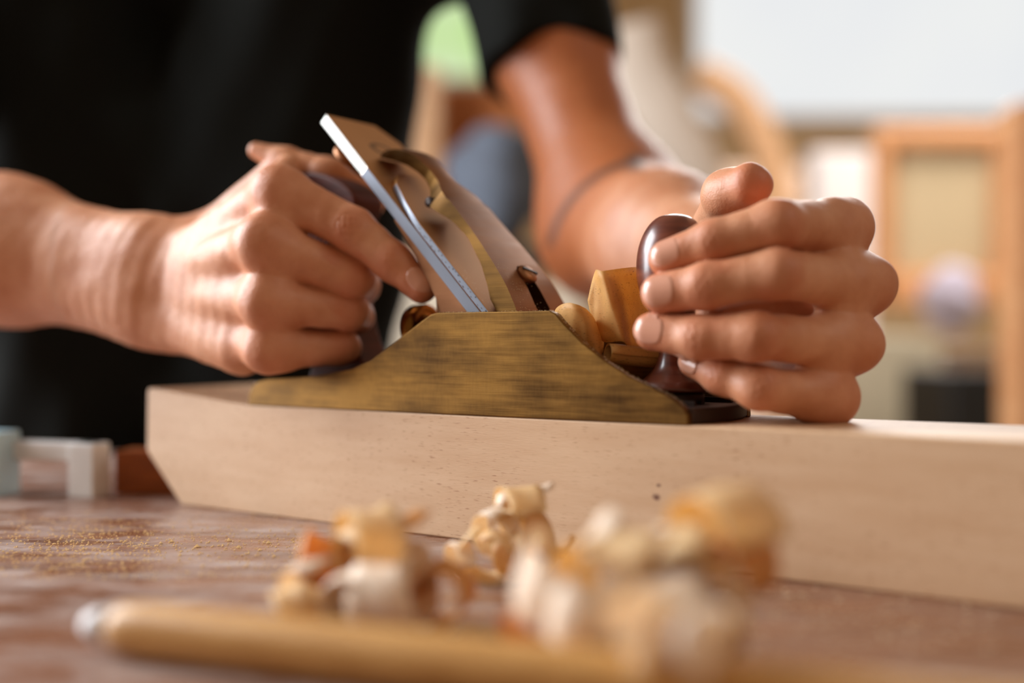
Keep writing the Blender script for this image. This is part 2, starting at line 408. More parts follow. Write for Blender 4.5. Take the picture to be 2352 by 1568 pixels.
for i in range(30):
    t = rnd.uniform(-12, 20); s, z = bl(t, 9.1); pts.append(L(s, rnd.uniform(8, 14), z))
tag(specks('sawdust', pts, .00024, M['sawdust'], None, 4), 'fine pale dust grains clinging to the brass hand plane', 'sawdust', kind='stuff')

# ================================================================= BOARD
bh = 54.5
prof = [(-79, 0.2), (-79.3, -22), (-77, -26), (-49, -bh), (400, -bh), (400, 0), (0, 0), (-6, .6), (-30, 3.4), (-60, 6.2), (-76, 7.6), (-79, 6.5)]
prof = [(-80, 5.5), (-80.6, -26), (-79, -29), (-52, -bh), (400, -bh), (400, 0), (0, 0), (-12, .7), (-34, 3.0), (-60, 5.4), (-74, 6.6), (-78.5, 6.8)]
board = mesh_obj('beech_board', *prism(prof, .3, 74), M['board'], None, loc=L(0, 0, 0), rz=ROTZ); bevel(board, .0014, 3, 40)
tag(board, 'pale beech board standing on edge on the bench under the plane', 'board')

# ================================================================= SDF FIGURE
def cap_d(P, a, b, ra, rb):
    ab = (b - a).astype(P.dtype); t = np.clip(((P - a.astype(P.dtype)) @ ab) / max(1e-12, float(ab @ ab)), 0, 1)
    q = P - a.astype(P.dtype) - t[:, None] * ab
    return np.sqrt(np.einsum('ij,ij->i', q, q)) - (ra + (rb - ra) * t)
def smin(a, b, k):
    h = np.clip(.5 + .5 * (b - a) / k, 0, 1)
    return b + (a - b) * h - k * h * (1 - h)
class Sdf:
    """groups: base primitives blended with k; fingers joined to the base with their own k and met crisply with each other"""
    def __init__(self): self.base = []; self.fingers = []
    def c(self, a, b, ra, rb, k=.008): self.base.append((np.array(a, float), np.array(b, float), ra, rb, k))
    def finger(self, pts, rads, kj=.004, kb=.007): self.fingers.append(([np.array(p, float) for p in pts], rads, kj, kb))
    def __call__(self, P):
        d = None
        for a, b, ra, rb, k in self.base:
            e = cap_d(P, a, b, ra, rb); d = e if d is None else smin(d, e, k)
        out = d
        fs = []
        for pts, rads, kj, kb in self.fingers:
            e = None
            for i in range(len(pts) - 1):
                q = cap_d(P, pts[i], pts[i + 1], rads[i], rads[i + 1]); e = q if e is None else smin(e, q, kj)
            if d is None:
                out = e if out is None else np.minimum(out, e)
            else:
                fs.append((e, kb))
        if fs:
            # crisp union among fingers, soft union with the palm
            for e, kb in fs:
                out = smin(out, e, .0012) if False else np.minimum(out, smin(d, e, kb))
        return out
def surface(fn, lo, hi, h):
    """surface nets on a narrow band"""
    lo = np.array(lo, float); n = np.ceil((np.array(hi) - lo) / h).astype(int) + 1
    B = 4
    nb = np.ceil(n / B).astype(int) + 1
    gx = [lo[i] + np.arange(nb[i] + 1) * B * h for i in range(3)]
    C = np.stack(np.meshgrid(*gx, indexing='ij'), -1).reshape(-1, 3).astype(np.float32)
    cd = fn(C).reshape([len(g) for g in gx])
    full = nb * B + 1
    D = np.repeat(np.repeat(np.repeat(cd, B, 0), B, 1), B, 2)[:full[0], :full[1], :full[2]].copy()
    near = np.abs(cd) < B * h * 2.2
    nz = np.repeat(np.repeat(np.repeat(near, B, 0), B, 1), B, 2)[:full[0], :full[1], :full[2]]
    # dilate by one block towards lower indices (cells between block corners)
    m2 = nz.copy()
    m2[:-B] |= nz[B:]; m2[:, :-B] |= nz[:, B:].copy(); m2[:, :, :-B] |= nz[:, :, B:].copy()
    idx = np.argwhere(m2); step = 2000000
    for i in range(0, len(idx), step):
        j = idx[i:i + step]; D[j[:, 0], j[:, 1], j[:, 2]] = fn((lo + j * h).astype(np.float32))
    S = D < 0
    cnt = np.zeros([s - 1 for s in D.shape], np.int8); acc = np.zeros([s - 1 for s in D.shape] + [3], np.float32)
    X, Y, Z = D.shape
    quads = []
    cells = None
    for ax in range(3):
        sl0 = [slice(None)] * 3; sl1 = [slice(None)] * 3; sl0[ax] = slice(0, -1); sl1[ax] = slice(1, None)
        cr = S[tuple(sl0)] != S[tuple(sl1)]
        e = np.argwhere(cr)
        if not len(e): continue
        e1 = e.copy(); e1[:, ax] += 1
        d0 = D[e[:, 0], e[:, 1], e[:, 2]]; d1 = D[e1[:, 0], e1[:, 1], e1[:, 2]]
        t = d0 / (d0 - d1); p = e.astype(np.float32); p[:, ax] += t
        o1, o2 = [(1, 2), (2, 0), (0, 1)][ax]
        cc = []
        for a, b in ((0, 0), (1, 0), (1, 1), (0, 1)):
            c = e.copy(); c[:, o1] -= a; c[:, o2] -= b
            cc.append(c)
            ok = np.all((c >= 0) & (c < np.array(cnt.shape)), 1)
            np.add.at(cnt, tuple(c[ok].T), 1); np.add.at(acc, tuple(c[ok].T), p[ok])
        flip = d0 < 0
        quads.append((cc, flip))
    vid = -np.ones(cnt.shape, np.int64); act = cnt > 0; ai = np.argwhere(act); vid[act] = np.arange(len(ai))
    Vt = acc[act] / cnt[act][:, None] * h + lo
    Fs = []
    for cc, flip in quads:
        ids = []; ok = np.ones(len(flip), bool)
        for c in cc:
            o = np.all((c >= 0) & (c < np.array(cnt.shape)), 1); ok &= o
            cl = np.clip(c, 0, np.array(cnt.shape) - 1); ids.append(vid[tuple(cl.T)])
        q = np.stack(ids, 1); q[~flip] = q[~flip][:, ::-1]; Fs.append(q[ok])
    Fq = np.concatenate(Fs)
    # project onto the surface
    Vt = Vt.astype(np.float64)
    for it in range(2):
        d = fn(Vt); g = grad(fn, Vt, h * .5)
        Vt -= np.clip(d, -h, h)[:, None] * g * .9
    return Vt, Fq
def grad(fn, P, e):
    g = np.stack([fn(P + np.eye(3)[i] * e) - fn(P - np.eye(3)[i] * e) for i in range(3)], 1)
    return g / np.maximum(1e-9, np.linalg.norm(g, axis=1))[:, None]
def np_mesh(name, Vt, Fq, mat, parent=None, attrs={}):
    me = bpy.data.meshes.new(name)
    me.vertices.add(len(Vt)); me.vertices.foreach_set('co', Vt.astype(np.float32).ravel())
    me.loops.add(len(Fq) * 4); me.loops.foreach_set('vertex_index', Fq.astype(np.int32).ravel())
    me.polygons.add(len(Fq)); me.polygons.foreach_set('loop_start', np.arange(0, len(Fq) * 4, 4, dtype=np.int32))
    me.polygons.foreach_set('use_smooth', np.ones(len(Fq), bool))
    for k, a in attrs.items():
        at = me.attributes.new(k, 'FLOAT', 'POINT'); at.data.foreach_set('value', a.astype(np.float32))
    me.update(calc_edges=True); me.validate(); me.materials.append(mat)
    o = bpy.data.objects.new(name, me); COL.objects.link(o)
    if parent: o.parent = parent
    return o
mm_ = .001

body = Sdf(); body.base = []
# ---- right hand (picture left) gripping the tote
RW0, RW1 = V(350, 594, .610), V(350, 700, .610)          # wrist, thumb side and little-finger side
R_idx = [V(640, 442, .541), V(812, 528, .534), V(905, 603, .529), V(968, 660, .524)]
R_mid = [V(602, 558, .531), V(812, 638, .540), V(830, 655, .562), V(794, 668, .580)]
R_rin = [V(610, 690, .532), V(802, 714, .545), V(818, 726, .566), V(782, 732, .582)]
R_lit = [V(616, 800, .540), V(786, 796, .553), V(800, 800, .572), V(764, 800, .584)]
# ---- left hand (picture right) on the knob
L_idx = [V(1938, 520, .466), V(1785, 516, .431), V(1640, 556, .437), V(1534, 594, .4445)]
L_mid = [V(1988, 655, .463), V(1785, 629, .425), V(1628, 657, .432), V(1518, 673, .441)]
L_rin = [V(1960, 790, .456), V(1738, 773, .425), V(1610, 774, .434), V(1498, 760, .4455)]
L_lit = [V(1905, 914, .450), V(1742, 890, .431), V(1660, 860, .441), V(1596, 832, .4515)]
LW0, LW1 = V(1700, 590, .545), V(1730, 730, .540)

RH = Sdf(); LH = Sdf()
def arm(S, W0, W1, E, SH, rw, rf, re, ru):
    mid0 = W0 * .55 + E * .45; mid1 = W1 * .55 + E * .45
    S.c(W0, mid0, rw, rf, .02); S.c(W1, mid1, rw, rf, .02)
    S.c(mid0, E, rf, re, .03); S.c(mid1, E, rf, re, .03)
    S.c(E, SH, re, ru, .03)
# right hand palm
c = RH.c
def webs(S, fs, push, r):
    for a, b in zip(fs[:-1], fs[1:]):
        S.c(a[0] + (a[1] - a[0]) * push, b[0] + (b[1] - b[0]) * push, r, r, .006)
webs(RH, (R_idx, R_mid, R_rin, R_lit), .10, .0088)
m1, m2, m3, m4 = V(412, 612, .606), V(405, 640, .605), V(405, 675, .604), V(412, 715, .602)
c(R_idx[0], m1, .0112, .0150); c(R_mid[0], m2, .0112, .016); c(R_rin[0], m3, .0108, .016); c(R_lit[0], m4, .0100, .015)
c(V(560, 800, .562), V(420, 745, .598), .0135, .0145)      # hypothenar
c(V(570, 640, .572), V(450, 660, .600), .016, .018)        # palm thickness
c(m1, RW0, .015, .0185, .012); c(m4, RW1, .015, .0185, .012); c(m2, (RW0 + RW1) / 2, .018, .02, .012)
c(V(470, 560, .612), V(430, 610, .615), .013, .015, .012)     # thumb base, far side
E_R, S_R = V(-330, 498, .70), np.array([-.53, .95, CAMZ + .33])
arm(RH, RW0, RW1, E_R, S_R, .0205, .029, .038, .046)
RH.finger(R_idx, [.0122, .0102, .0088, .0074]); RH.finger(R_mid, [.0122, .0098, .0088, .008])
RH.finger(R_rin, [.0112, .0090, .0082, .0074]); RH.finger(R_lit, [.0108, .0084, .0074, .0066])
RH.finger([V(470, 560, .612), V(655, 376, .594), V(752, 412, .590), V(842, 462, .588)], [.013, .0075, .0105, .0095], .006, .010)
RH.finger([V(588, 346, .596), V(655, 372, .594), V(740, 408, .590)], [.0042, .0078, .0105], .004, .004)
RH.finger([V(664, 384, .586), V(628, 436, .560)], [.0070, .009], .004, .004)
# left hand palm
c = LH.c
webs(LH, (L_idx, L_mid, L_rin, L_lit), .24, .0088)
LH.c(V(1640, 716, .452), V(1900, 724, .478), .0075, .010)  # filler flesh added behind the finger gap to block light
LH.c(V(1790, 590, .447), V(1900, 592, .474), .0075, .010)
p1, p2, p3, p4 = V(1745, 590, .532), V(1755, 640, .533), V(1755, 690, .531), V(1750, 745, .528)
c(L_idx[0], p1, .0105, .0140); c(L_mid[0], p2, .0112, .015); c(L_rin[0], p3, .0108, .015); c(L_lit[0], p4, .0098, .0145)
c(V(1850, 890, .470), V(1760, 790, .525), .0120, .015); c(V(1880, 700, .485), V(1780, 680, .53), .013, .016)
c(V(1890, 560, .480), V(1740, 560, .52), .0100, .013)
for q in (L_idx, L_mid, L_rin, L_lit): c(q[0] + (q[0] - q[1]) * .10, q[0] + (q[0] - q[1]) * .14, .0068, .006, .005)
c(p1, LW0, .014, .0175, .012); c(p4, LW1, .0145, .0175, .012); c(p2, (LW0 + LW1) / 2, .016, .018, .012)
c(V(1690, 570, .525), V(1700, 610, .54), .014, .016, .012)
E_L, S_L = V(1405, 500, .785), V(1190, -230, .90)
fa, fb = LW0 * .5 + E_L * .5, LW1 * .5 + E_L * .5
LH.c(LW0, fa, .0175, .031, .02); LH.c(LW1, fb, .0175, .031, .02); LH.c(fa, E_L, .031, .038, .03); LH.c(fb, E_L, .031, .038, .03)
LH.c(V(1385, 560, .79), V(1430, 470, .785), .037, .037, .03)
LH.c(E_L, V(1270, 120, .86), .039, .041, .03); LH.c(V(1270, 120, .86), S_L, .041, .046, .03)
LH.finger(L_idx, [.0104, .0094, .0084, .0076]); LH.finger(L_mid, [.0108, .0093, .0087, .0079])
LH.finger(L_rin, [.0102, .0089, .0082, .0075]); LH.finger(L_lit, [.0098, .0081, .0074, .0064])
LH.finger([V(1690, 590, .53), V(1648, 515, .500), V(1668, 446, .474), V(1722, 424, .462)], [.0135, .0098, .0092, .0092], .005, .008)

TOR = Sdf()
TC = np.array([-.292, .99, CAMZ])
for dx in (-.085, .085):
    TOR.c(TC + [dx, 0, -.22], TC + [dx, .01, .10], .073, .085, .06); TOR.c(TC + [dx, .01, .10], TC + [dx * 1.5, .0, .34], .085, .080, .06)
TOR.c(TC + [-.12, 0, .37], TC + [.12, 0, .37], .058, .058, .06); TOR.c(TC + [0, 0, .37], TC + [0, -.01, .52], .06, .052, .03)
TOR.c(TC + [.10, 0, .36], S_L, .06, .056, .05); TOR.c(TC + [-.10, 0, .36], S_R, .06, .052, .05)

def whole(P): return np.minimum(np.minimum(RH(P), LH(P)), 9)
def body_fn(P): return smin(smin(RH(P), TOR(P), .02), LH(P), .02)

def crease_list():
    out = []
    def add(J, A, B, offs, amp, wid, hw, dors=None):
        ax = (B - A) / np.linalg.norm(B - A); view = np.array([0, 0, CAMZ]) - J; view /= np.linalg.norm(view)
        if dors is not None: view = np.array(dors, float)
        dn = view - ax * (view @ ax); dn /= np.linalg.norm(dn); sd = np.cross(ax, dn)
        out.append((J, ax, sd, dn, offs, amp, wid, hw))
    for fg in (R_idx, R_mid, R_rin, R_lit): add(fg[1], fg[0], fg[2] if fg is R_idx else fg[1], (-.0046, -.0026, -.0005, .0014, .0034, .0052) if fg is R_idx else (-.003, 0), .00045 if fg is R_idx else .0001, .0005, .0062)
    add(R_idx[2], R_idx[1], R_idx[3], (-.0015, 0, .0016), .00018, .0005, .005)
    for fg in (L_idx, L_mid, L_rin, L_lit):
        add(fg[1] + (fg[1] - fg[0]) * .0, fg[0], fg[2], (-.0044, -.0028, -.0010, .0008, .0026, .0042), .00030, .0005, .006)
        add(fg[2], fg[1], fg[3], (-.0018, 0, .0018), .00024, .0005, .005)
    return out
CR = crease_list()
def detail(P, N):
    red = np.zeros(len(P)); disp = np.zeros(len(P))
    for J, ax, sd, dn, offs, amp, wid, hw in CR:
        q = P - J; r = np.linalg.norm(q, axis=1); msk = r < .02
        if not msk.any(): continue
        qm = q[msk]; u, v_, w = qm @ ax, qm @ sd, qm @ dn
        dor = np.clip(w / .006, 0, 1) * np.exp(-(v_ / hw) ** 4)
        hgt = np.zeros(len(u))
        for i, o in enumerate(offs):
            cur = (1 if o > 0 else -1) * .03 * 0 + (v_ ** 2) * (-60 if o > 0 else 60) * (abs(o) / .004)
            hgt += np.exp(-((u - o - cur * .6 + .0004 * np.sin(v_ * 1500 + i * 2)) / wid) ** 2)
        disp[msk] -= amp * hgt * dor
        disp[msk] += amp * .9 * np.exp(-(u / .006) ** 2) * dor
        red[msk] = np.maximum(red[msk], .38 * np.exp(-(u / .0065) ** 2) * np.clip(w / .004, 0, 1))
    for tip, nx in ((R_idx[3], R_idx[2]), (L_idx[3], L_idx[2]), (L_mid[3], L_mid[2]), (L_rin[3], L_rin[2]), (L_lit[3], L_lit[2]), (V(1745, 430, .455), V(1668, 446, .474))):
        red = np.maximum(red, .75 * np.exp(-(np.linalg.norm(P - tip, axis=1) / .0125) ** 2))
    for kn in (R_idx[0], R_mid[0], R_rin[0], R_lit[0], L_idx[0], L_mid[0], L_rin[0], L_lit[0]):
        red = np.maximum(red, .5 * np.exp(-(np.linalg.norm(P - kn, axis=1) / .014) ** 2))
    rs = np.random.RandomState(11)
    for k in range(9):
        w = rs.normal(size=3); w *= (2 * math.pi / rs.uniform(.009, .022)) / np.linalg.norm(w); disp += .00006 * np.sin(P @ w + rs.rand() * 6)
    return red, disp
def ink(P):                      # thin tattooed ring line below the elbow
    pts = [V(x, y, .735) for x, y in ((1262, 560), (1285, 500), (1320, 450), (1370, 405), (1420, 380), (1466, 370))]
    pts = catmull(pts, 6); out = np.zeros(len(P)); near = np.linalg.norm(P - V(1370, 450, .76), axis=1) < .12
    if not near.any(): return out
    Q = P[near]; dmin = np.full(len(Q), 9.)
    for i, p in enumerate(pts):
        ray = p - np.array([0, 0, CAMZ]); ray /= np.linalg.norm(ray); q = Q - p
        e = np.linalg.norm(q - (q @ ray)[:, None] * ray, axis=1) / (2.0 if i > len(pts) - 4 else 1)
        dmin = np.where(Q[:, 1] < .80, np.minimum(dmin, e), dmin)
    out[near] = np.clip(1.25 - dmin / .0030, 0, 1) * .85; return out

BR = (np.array([-.245, .500, CAMZ - .045]), np.array([-.030, .648, CAMZ + .125]))
BL = (np.array([.050, .405, CAMZ - .050]), np.array([.168, .580, CAMZ + .090]))
def inside(Pc, B): return np.all((Pc > B[0]) & (Pc < B[1]), 1)
Vs, Fs_, n0 = [], [], 0
pieces = []
for B, h, fn in ((BR, .00085, RH), (BL, .0007, LH)):
    pieces.append((*surface(fn, B[0] - .004, B[1] + .004, h), None))
# drop fine faces outside their box by more than a hair, coarse faces inside it
coarse = surface(body_fn, np.array([-.66, .50, CAMZ - .34]), np.array([.20, 1.25, CAMZ + .56]), .0034)
allV, allF = [], []; off = 0
for (Vt, Fq, _), B in zip(pieces, (BR, BL)):
    cen = Vt[Fq].mean(1); keep = np.all((cen > B[0] - .0012) & (cen < B[1] + .0012), 1); allV.append(Vt); allF.append(Fq[keep] + off); off += len(Vt)
cen = coarse[0][coarse[1]].mean(1); keep = ~(np.all((cen > BR[0] + .001) & (cen < BR[1] - .001), 1) | np.all((cen > BL[0] + .001) & (cen < BL[1] - .001), 1))
allV.append(coarse[0]); allF.append(coarse[1][keep] + off)
VA, FA = np.concatenate(allV), np.concatenate(allF)
used = np.zeros(len(VA), bool); used[FA.ravel()] = True; remap = np.cumsum(used) - 1; VA = VA[used]; FA = remap[FA]
NA = np.zeros_like(VA)
fnm = np.cross(VA[FA[:, 2]] - VA[FA[:, 0]], VA[FA[:, 3]] - VA[FA[:, 1]])
for i in range(4): np.add.at(NA, FA[:, i], fnm)
NA /= np.maximum(1e-12, np.linalg.norm(NA, axis=1))[:, None]
red, disp = detail(VA, NA)
sgn = np.sign(np.sum(NA * grad(body_fn, VA[::500], .001).mean(0) * 0, 1)); 
g0 = grad(body_fn, VA[::400], .001); s_ = 1 if np.sum(np.sum(NA[::400] * g0, 1)) > 0 else -1
if s_ < 0: FA = FA[:, ::-1]; NA = -NA
VA = VA + NA * disp[:, None]
person = tag(empty('person', (float(TC[0]), float(TC[1]), 0)), 'person in a black t-shirt pushing the hand plane with both hands', 'person')
PL = np.array([TC[0], TC[1], 0.])
bodyo = np_mesh('body', VA - PL, FA, M['skin'], person, {'red': red, 'ink': ink(VA), 'tan': np.clip((VA[:, 1] - .61) / .12, 0, 1) * .85})  # last attribute holds the painted arm shade, growing with depth
bodyo['label'] = 'bare arms and hands'

# nails
def nail(fn, tip, prev, back, ln, wd, nrm, name='fingernail'):
    ax = (tip - prev) / np.linalg.norm(tip - prev); nrm = np.array(nrm, float); nrm = nrm - ax * (nrm @ ax); nrm /= np.linalg.norm(nrm)
    sd = np.cross(ax, nrm); cen = tip - ax * back; NU, NVv = 22, 16; vv, ff = [], []
    for i in range(NU + 1):
        for j in range(NVv + 1):
            u = -1 + 2 * i / NU; w = -1 + 2 * j / NVv
            # round the back into a cuticle arc and the tip into a gentle curve
            x = u * math.sqrt(1 - .5 * w * w) * ln * 1.12; y = w * wd * math.sqrt(1 - .46 * u * u) * 1.06
            # wrap the nail across the finger
            ang = y / .0078
            p = cen + ax * x; r = .020; dirn = nrm * math.cos(ang) + sd * math.sin(ang)
            for s in range(24):
                q = p + dirn * r; d = fn(q[None])[0]
                if d < .00008: break
                r -= d * .9
            r = max(.0035, min(r, .0088))
            edge = max(abs(u), abs(w)); lift = .00030 if edge < .97 else -.0001
            vv.append(p + dirn * (r + lift) - PL)
    for i in range(NU):
        for j in range(NVv):
            a = i * (NVv + 1) + j; ff.append((a, a + 1, a + NVv + 2, a + NVv + 1))
    o = mesh_obj(name, vv, ff, M['nail'], person, smooth=True)
    return o
nail(LH, L_idx[3], L_idx[2], .0008, .0062, .0062, (-.35, -1, .35))
nail(LH, L_mid[3], L_mid[2], .0010, .0066, .0066, (-.25, -1, .12))
nail(LH, L_rin[3], L_rin[2], .0010, .0066, .0062, (-.25, -1, .05))
nail(LH, L_lit[3], L_lit[2], .0008, .0055, .0050, (-.3, -.9, -.1))
nail(RH, R_idx[3], R_idx[2], .0005, .0062, .0058, (.35, -1, .15))

# t-shirt
SH = Sdf()
for dx in (-.085, .085):
    SH.c(TC + [dx, 0, -.26], TC + [dx, .0, .10], .098, .104, .06); SH.c(TC + [dx, .0, .10], TC + [dx * 1.5, .0, .34], .104, .100, .06)
SH.c(TC + [-.12, 0, .38], TC + [.12, 0, .38], .078, .078, .06)
SH.c(TC + [.10, 0, .36], S_L, .075, .070, .05); SH.c(TC + [-.10, 0, .36], S_R, .072, .066, .05)
sl_end = V(1262, 160, .855); SL = Sdf(); SL.c(S_L, sl_end, .064, .0545)
SLR = Sdf(); sr_end = S_R * .45 + E_R * .55; SLR.c(S_R, sr_end, .060, .056)
hemn = sl_end - S_L; hemn /= np.linalg.norm(hemn); hemr = sr_end - S_R; hemr /= np.linalg.norm(hemr)
hemn2 = hemn + np.array([.10, 0, .42]) * -.0; 
def shirt_fn(P):
    P = P.astype(np.float64)
    wr = .0030 * np.sin(P[:, 2] * 38 + P[:, 0] * 55 + 2 * np.sin(P[:, 0] * 21)) + .002 * np.sin(P[:, 0] * 90 - P[:, 2] * 40)
    a = SH(P)
    b = np.maximum(SL(P), (P - sl_end) @ hemn)
    r = np.maximum(SLR(P), (P - sr_end) @ hemr)
    d = smin(smin(a, b, .03), r, .03) - wr * .8
    d = np.maximum(d, (P - sl_end) @ hemn * .9 - 0 if False else -9)
    return np.maximum(d, (TC[2] - .30) - P[:, 2])
sv, sf = surface(shirt_fn, np.array([-.72, .70, CAMZ - .32]), np.array([.20, 1.30, CAMZ + .50]), .0045)
g0 = grad(shirt_fn, sv[::300], .001)
sn = np.cross(sv[sf[:, 2]] - sv[sf[:, 0]], sv[sf[:, 3]] - sv[sf[:, 1]])
shirt = np_mesh('t_shirt', sv - PL, sf, M['shirt'], person)
shirt['label'] = 'plain black cotton t-shirt'
trv = Sdf()
for dx in (-.085, .085): trv.c(TC + [dx, 0, -.30], TC + [dx * 1.1, .02, -.93], .092, .062, .04)
tv, tf = surface(trv, np.array([-.55, .85, .02]), np.array([.0, 1.32, CAMZ - .18]), .008)
np_mesh('trousers', tv - PL, tf, plain('navy_denim', srgb(52, 56, 70), .9, 0, .2, 200), person)

# ================================================================= SHAVINGS
def ribbon_obj(name, A, B, mat, th=.00022, sub=8, cross=8, wob=0, seed=0, cup=0):
    A = catmull(A, sub); B = catmull(B, sub); rr = np.random.RandomState(seed); N = len(A)
    ph = rr.rand(4) * 6; vv, ff = [], []
    for i in range(N):
        tan = A[min(i + 1, N - 1)] - A[max(i - 1, 0)] + B[min(i + 1, N - 1)] - B[max(i - 1, 0)]
        nr = np.cross(tan, B[i] - A[i]); nr /= max(1e-9, np.linalg.norm(nr))
        for j in range(cross + 1):
            t = j / cross; p = A[i] * (1 - t) + B[i] * t
            p = p + nr * (wob * (math.sin(i * .35 + ph[0]) * math.sin(t * 5 + ph[1]) + .5 * math.sin(i * .8 + t * 9 + ph[2])) + cup * 4 * t * (1 - t))
            vv.append(p)
    for i in range(N - 1):
        for j in range(cross):
            a = i * (cross + 1) + j; ff.append((a, a + 1, a + cross + 2, a + cross + 1))
    vv = np.array(vv); c0 = vv.mean(0); c0[2] = vv[:, 2].min()
    o = mesh_obj(name, vv - c0, ff, mat, None, smooth=True, loc=tuple(c0))
    s = o.modifiers.new('s', 'SOLIDIFY'); s.thickness = th; s.offset = 0
    return o
# shaving rising out of the plane's mouth
A = [V(1283, 712, .478), V(1298, 697, .474), V(1322, 697, .470), V(1352, 714, .470), V(1352, 690, .474), V(1366, 624, .476)]
B = [V(1320, 800, .484), V(1340, 810, .478), V(1362, 806, .472), V(1376, 800, .470), V(1382, 790, .472), V(1392, 787, .474)]
A2 = [V(1349, 690, .480), V(1366, 624, .476), V(1385, 622, .470), V(1420, 617, .476), V(1456, 613, .486), V(1490, 612, .50)]
B2 = [V(1372, 775, .479), V(1392, 786, .474), V(1430, 784, .468), V(1444, 800, .474), V(1462, 808, .486), V(1490, 812, .50)]
o = ribbon_obj('wood_shaving', A2, B2, M['shavm'], seed=3, wob=.0003); tag(o, 'folded amber wood shaving standing up between lever cap and knob', 'wood shaving')
A1 = [V(1274, 716, .484), V(1284, 702, .478), V(1308, 695, .472), V(1334, 702, .470), V(1354, 716, .474), V(1366, 745, .479)]
B1 = [V(1300, 790, .486), V(1318, 800, .480), V(1350, 815, .474), V(1376, 822, .472), V(1384, 808, .476), V(1386, 790, .480)]
o = ribbon_obj('wood_shaving', A1, B1, M['shavm'], seed=5, wob=.0003, cup=-.0012); tag(o, 'low rounded shaving curl bulging from the mouth behind the brass cheek', 'wood shaving')
def roll(name, c0, c1, r0, turns, mat, th=.00025, seed=0, r1=None, N=60, start=0):
    ax = (c1 - c0); ln = np.linalg.norm(ax); ax = ax / ln; r1 = r0 * .55 if r1 is None else r1
    up = np.array([0, 0, 1.]); u = np.cross(ax, up); u /= np.linalg.norm(u); w = np.cross(u, ax)
    Ap, Bp = [], []
    for i in range(N):
        a = start + turns * 2 * math.pi * i / (N - 1); r = r0 + (r1 - r0) * i / (N - 1)
        q = u * math.cos(a) * r + w * math.sin(a) * r; Ap.append(c0 + q); Bp.append(c1 + q)
    return ribbon_obj(name, Ap, Bp, mat, th, 1, 6, .0002, seed)
o = roll('wood_shaving', V(1396, 812, .470), V(1530, 826, .479), .0043, 1.7, M['shavm'], r1=.0033, seed=2); tag(o, 'tightly rolled shaving tube lying in front of the dark knob', 'wood shaving')

# loose piles on the bench
def curl(c, R, width, turns, axis, mat, seed, start=0., pitch=0., r_end=.5, wob=.0006, flare=0.):
    axis = np.array(axis, float); axis /= np.linalg.norm(axis); up = np.array([.13, .21, .96])
    u = np.cross(axis, up); u /= np.linalg.norm(u); w = np.cross(u, axis); N = max(14, int(26 * turns)); Ap, Bp = [], []
    for i in range(N):
        t = i / (N - 1); a = start + turns * 2 * math.pi * t; r = R * (1 + (r_end - 1) * t)
        q = (u * math.cos(a) + w * math.sin(a)); mid = np.array(c) + q * r + axis * pitch * (t - .5)
        wdt = width * (.75 + .25 * math.sin(math.pi * min(1, t * 1.3 + .1))) * (1 - .75 * max(0, t - .85) / .15)
        Ap.append(mid - axis * wdt / 2 + q * flare * wdt); Bp.append(mid + axis * wdt / 2)
    o = ribbon_obj('wood_shaving', Ap, Bp, mat, .0002, 1, 5, wob, seed)
    return o
def settle(o, lift=0.):          # lower the curl until it touches the bench (or the given height above it)
    o.location.z = BENCH + .0004 + lift
P_ = {'p': M['shavp'], 's': M['shav'], 'o': M['shavo']}
def pile(items, group, seed0):
    for i, (px, py, d, R, w, tr, ax, m_, st, rest, lab) in enumerate(items):
        c0 = V(px, py, d); o = curl(c0, R * .00116, w * .0015, tr, ax, P_[m_], seed0 + i, st, .004)
        if rest is not None: settle(o, rest * .001)
        tag(o, lab, 'wood shaving', group)
pile([
 (880, 1260, .350, 12, 13, .55, (.8, .5, .5), 's', .6, None, 'shaving curl with a pointed tip at the top of the left foreground heap'),
 (765, 1270, .352, 9, 11, .8, (.2, .6, .8), 'o', 2.2, None, 'amber shaving flap sticking out left from the left foreground heap'),
 (850, 1290, .340, 15, 12, .9, (.9, .4, -.1), 's', 0., None, 'broad honey-coloured curl in the middle of the left foreground heap'),
 (735, 1350, .345, 10, 10, .9, (.7, .7, .2), 'p', 1., 0, 'white shaving hoop low on the left side of the left foreground heap'),
 (900, 1375, .334, 13, 15, 1.2, (.9, -.3, .1), 'p', 2., 0, 'pinkish white curl at the front foot of the left foreground heap'),
 (815, 1370, .336, 11, 8, .8, (.3, .9, .2), 'p', .4, 0, 'narrow pale shaving arch at the front of the left foreground heap'),
 (1010, 1350, .340, 10, 14, 1.1, (.2, 1, .1), 'o', 3., 0, 'dark amber shaving tube facing the camera right of the left foreground heap'),
 (960, 1280, .345, 12, 12, .8, (.5, .8, .3), 'o', 1.2, None, 'orange shaving curl on the right shoulder of the left foreground heap'),
 (690, 1400, .338, 8, 8, .9, (.8, .3, .3), 's', .0, 0, 'little yellowish shaving scrap at the far left foot of the left foreground heap'),
], 'shavings in the left foreground heap', 20)
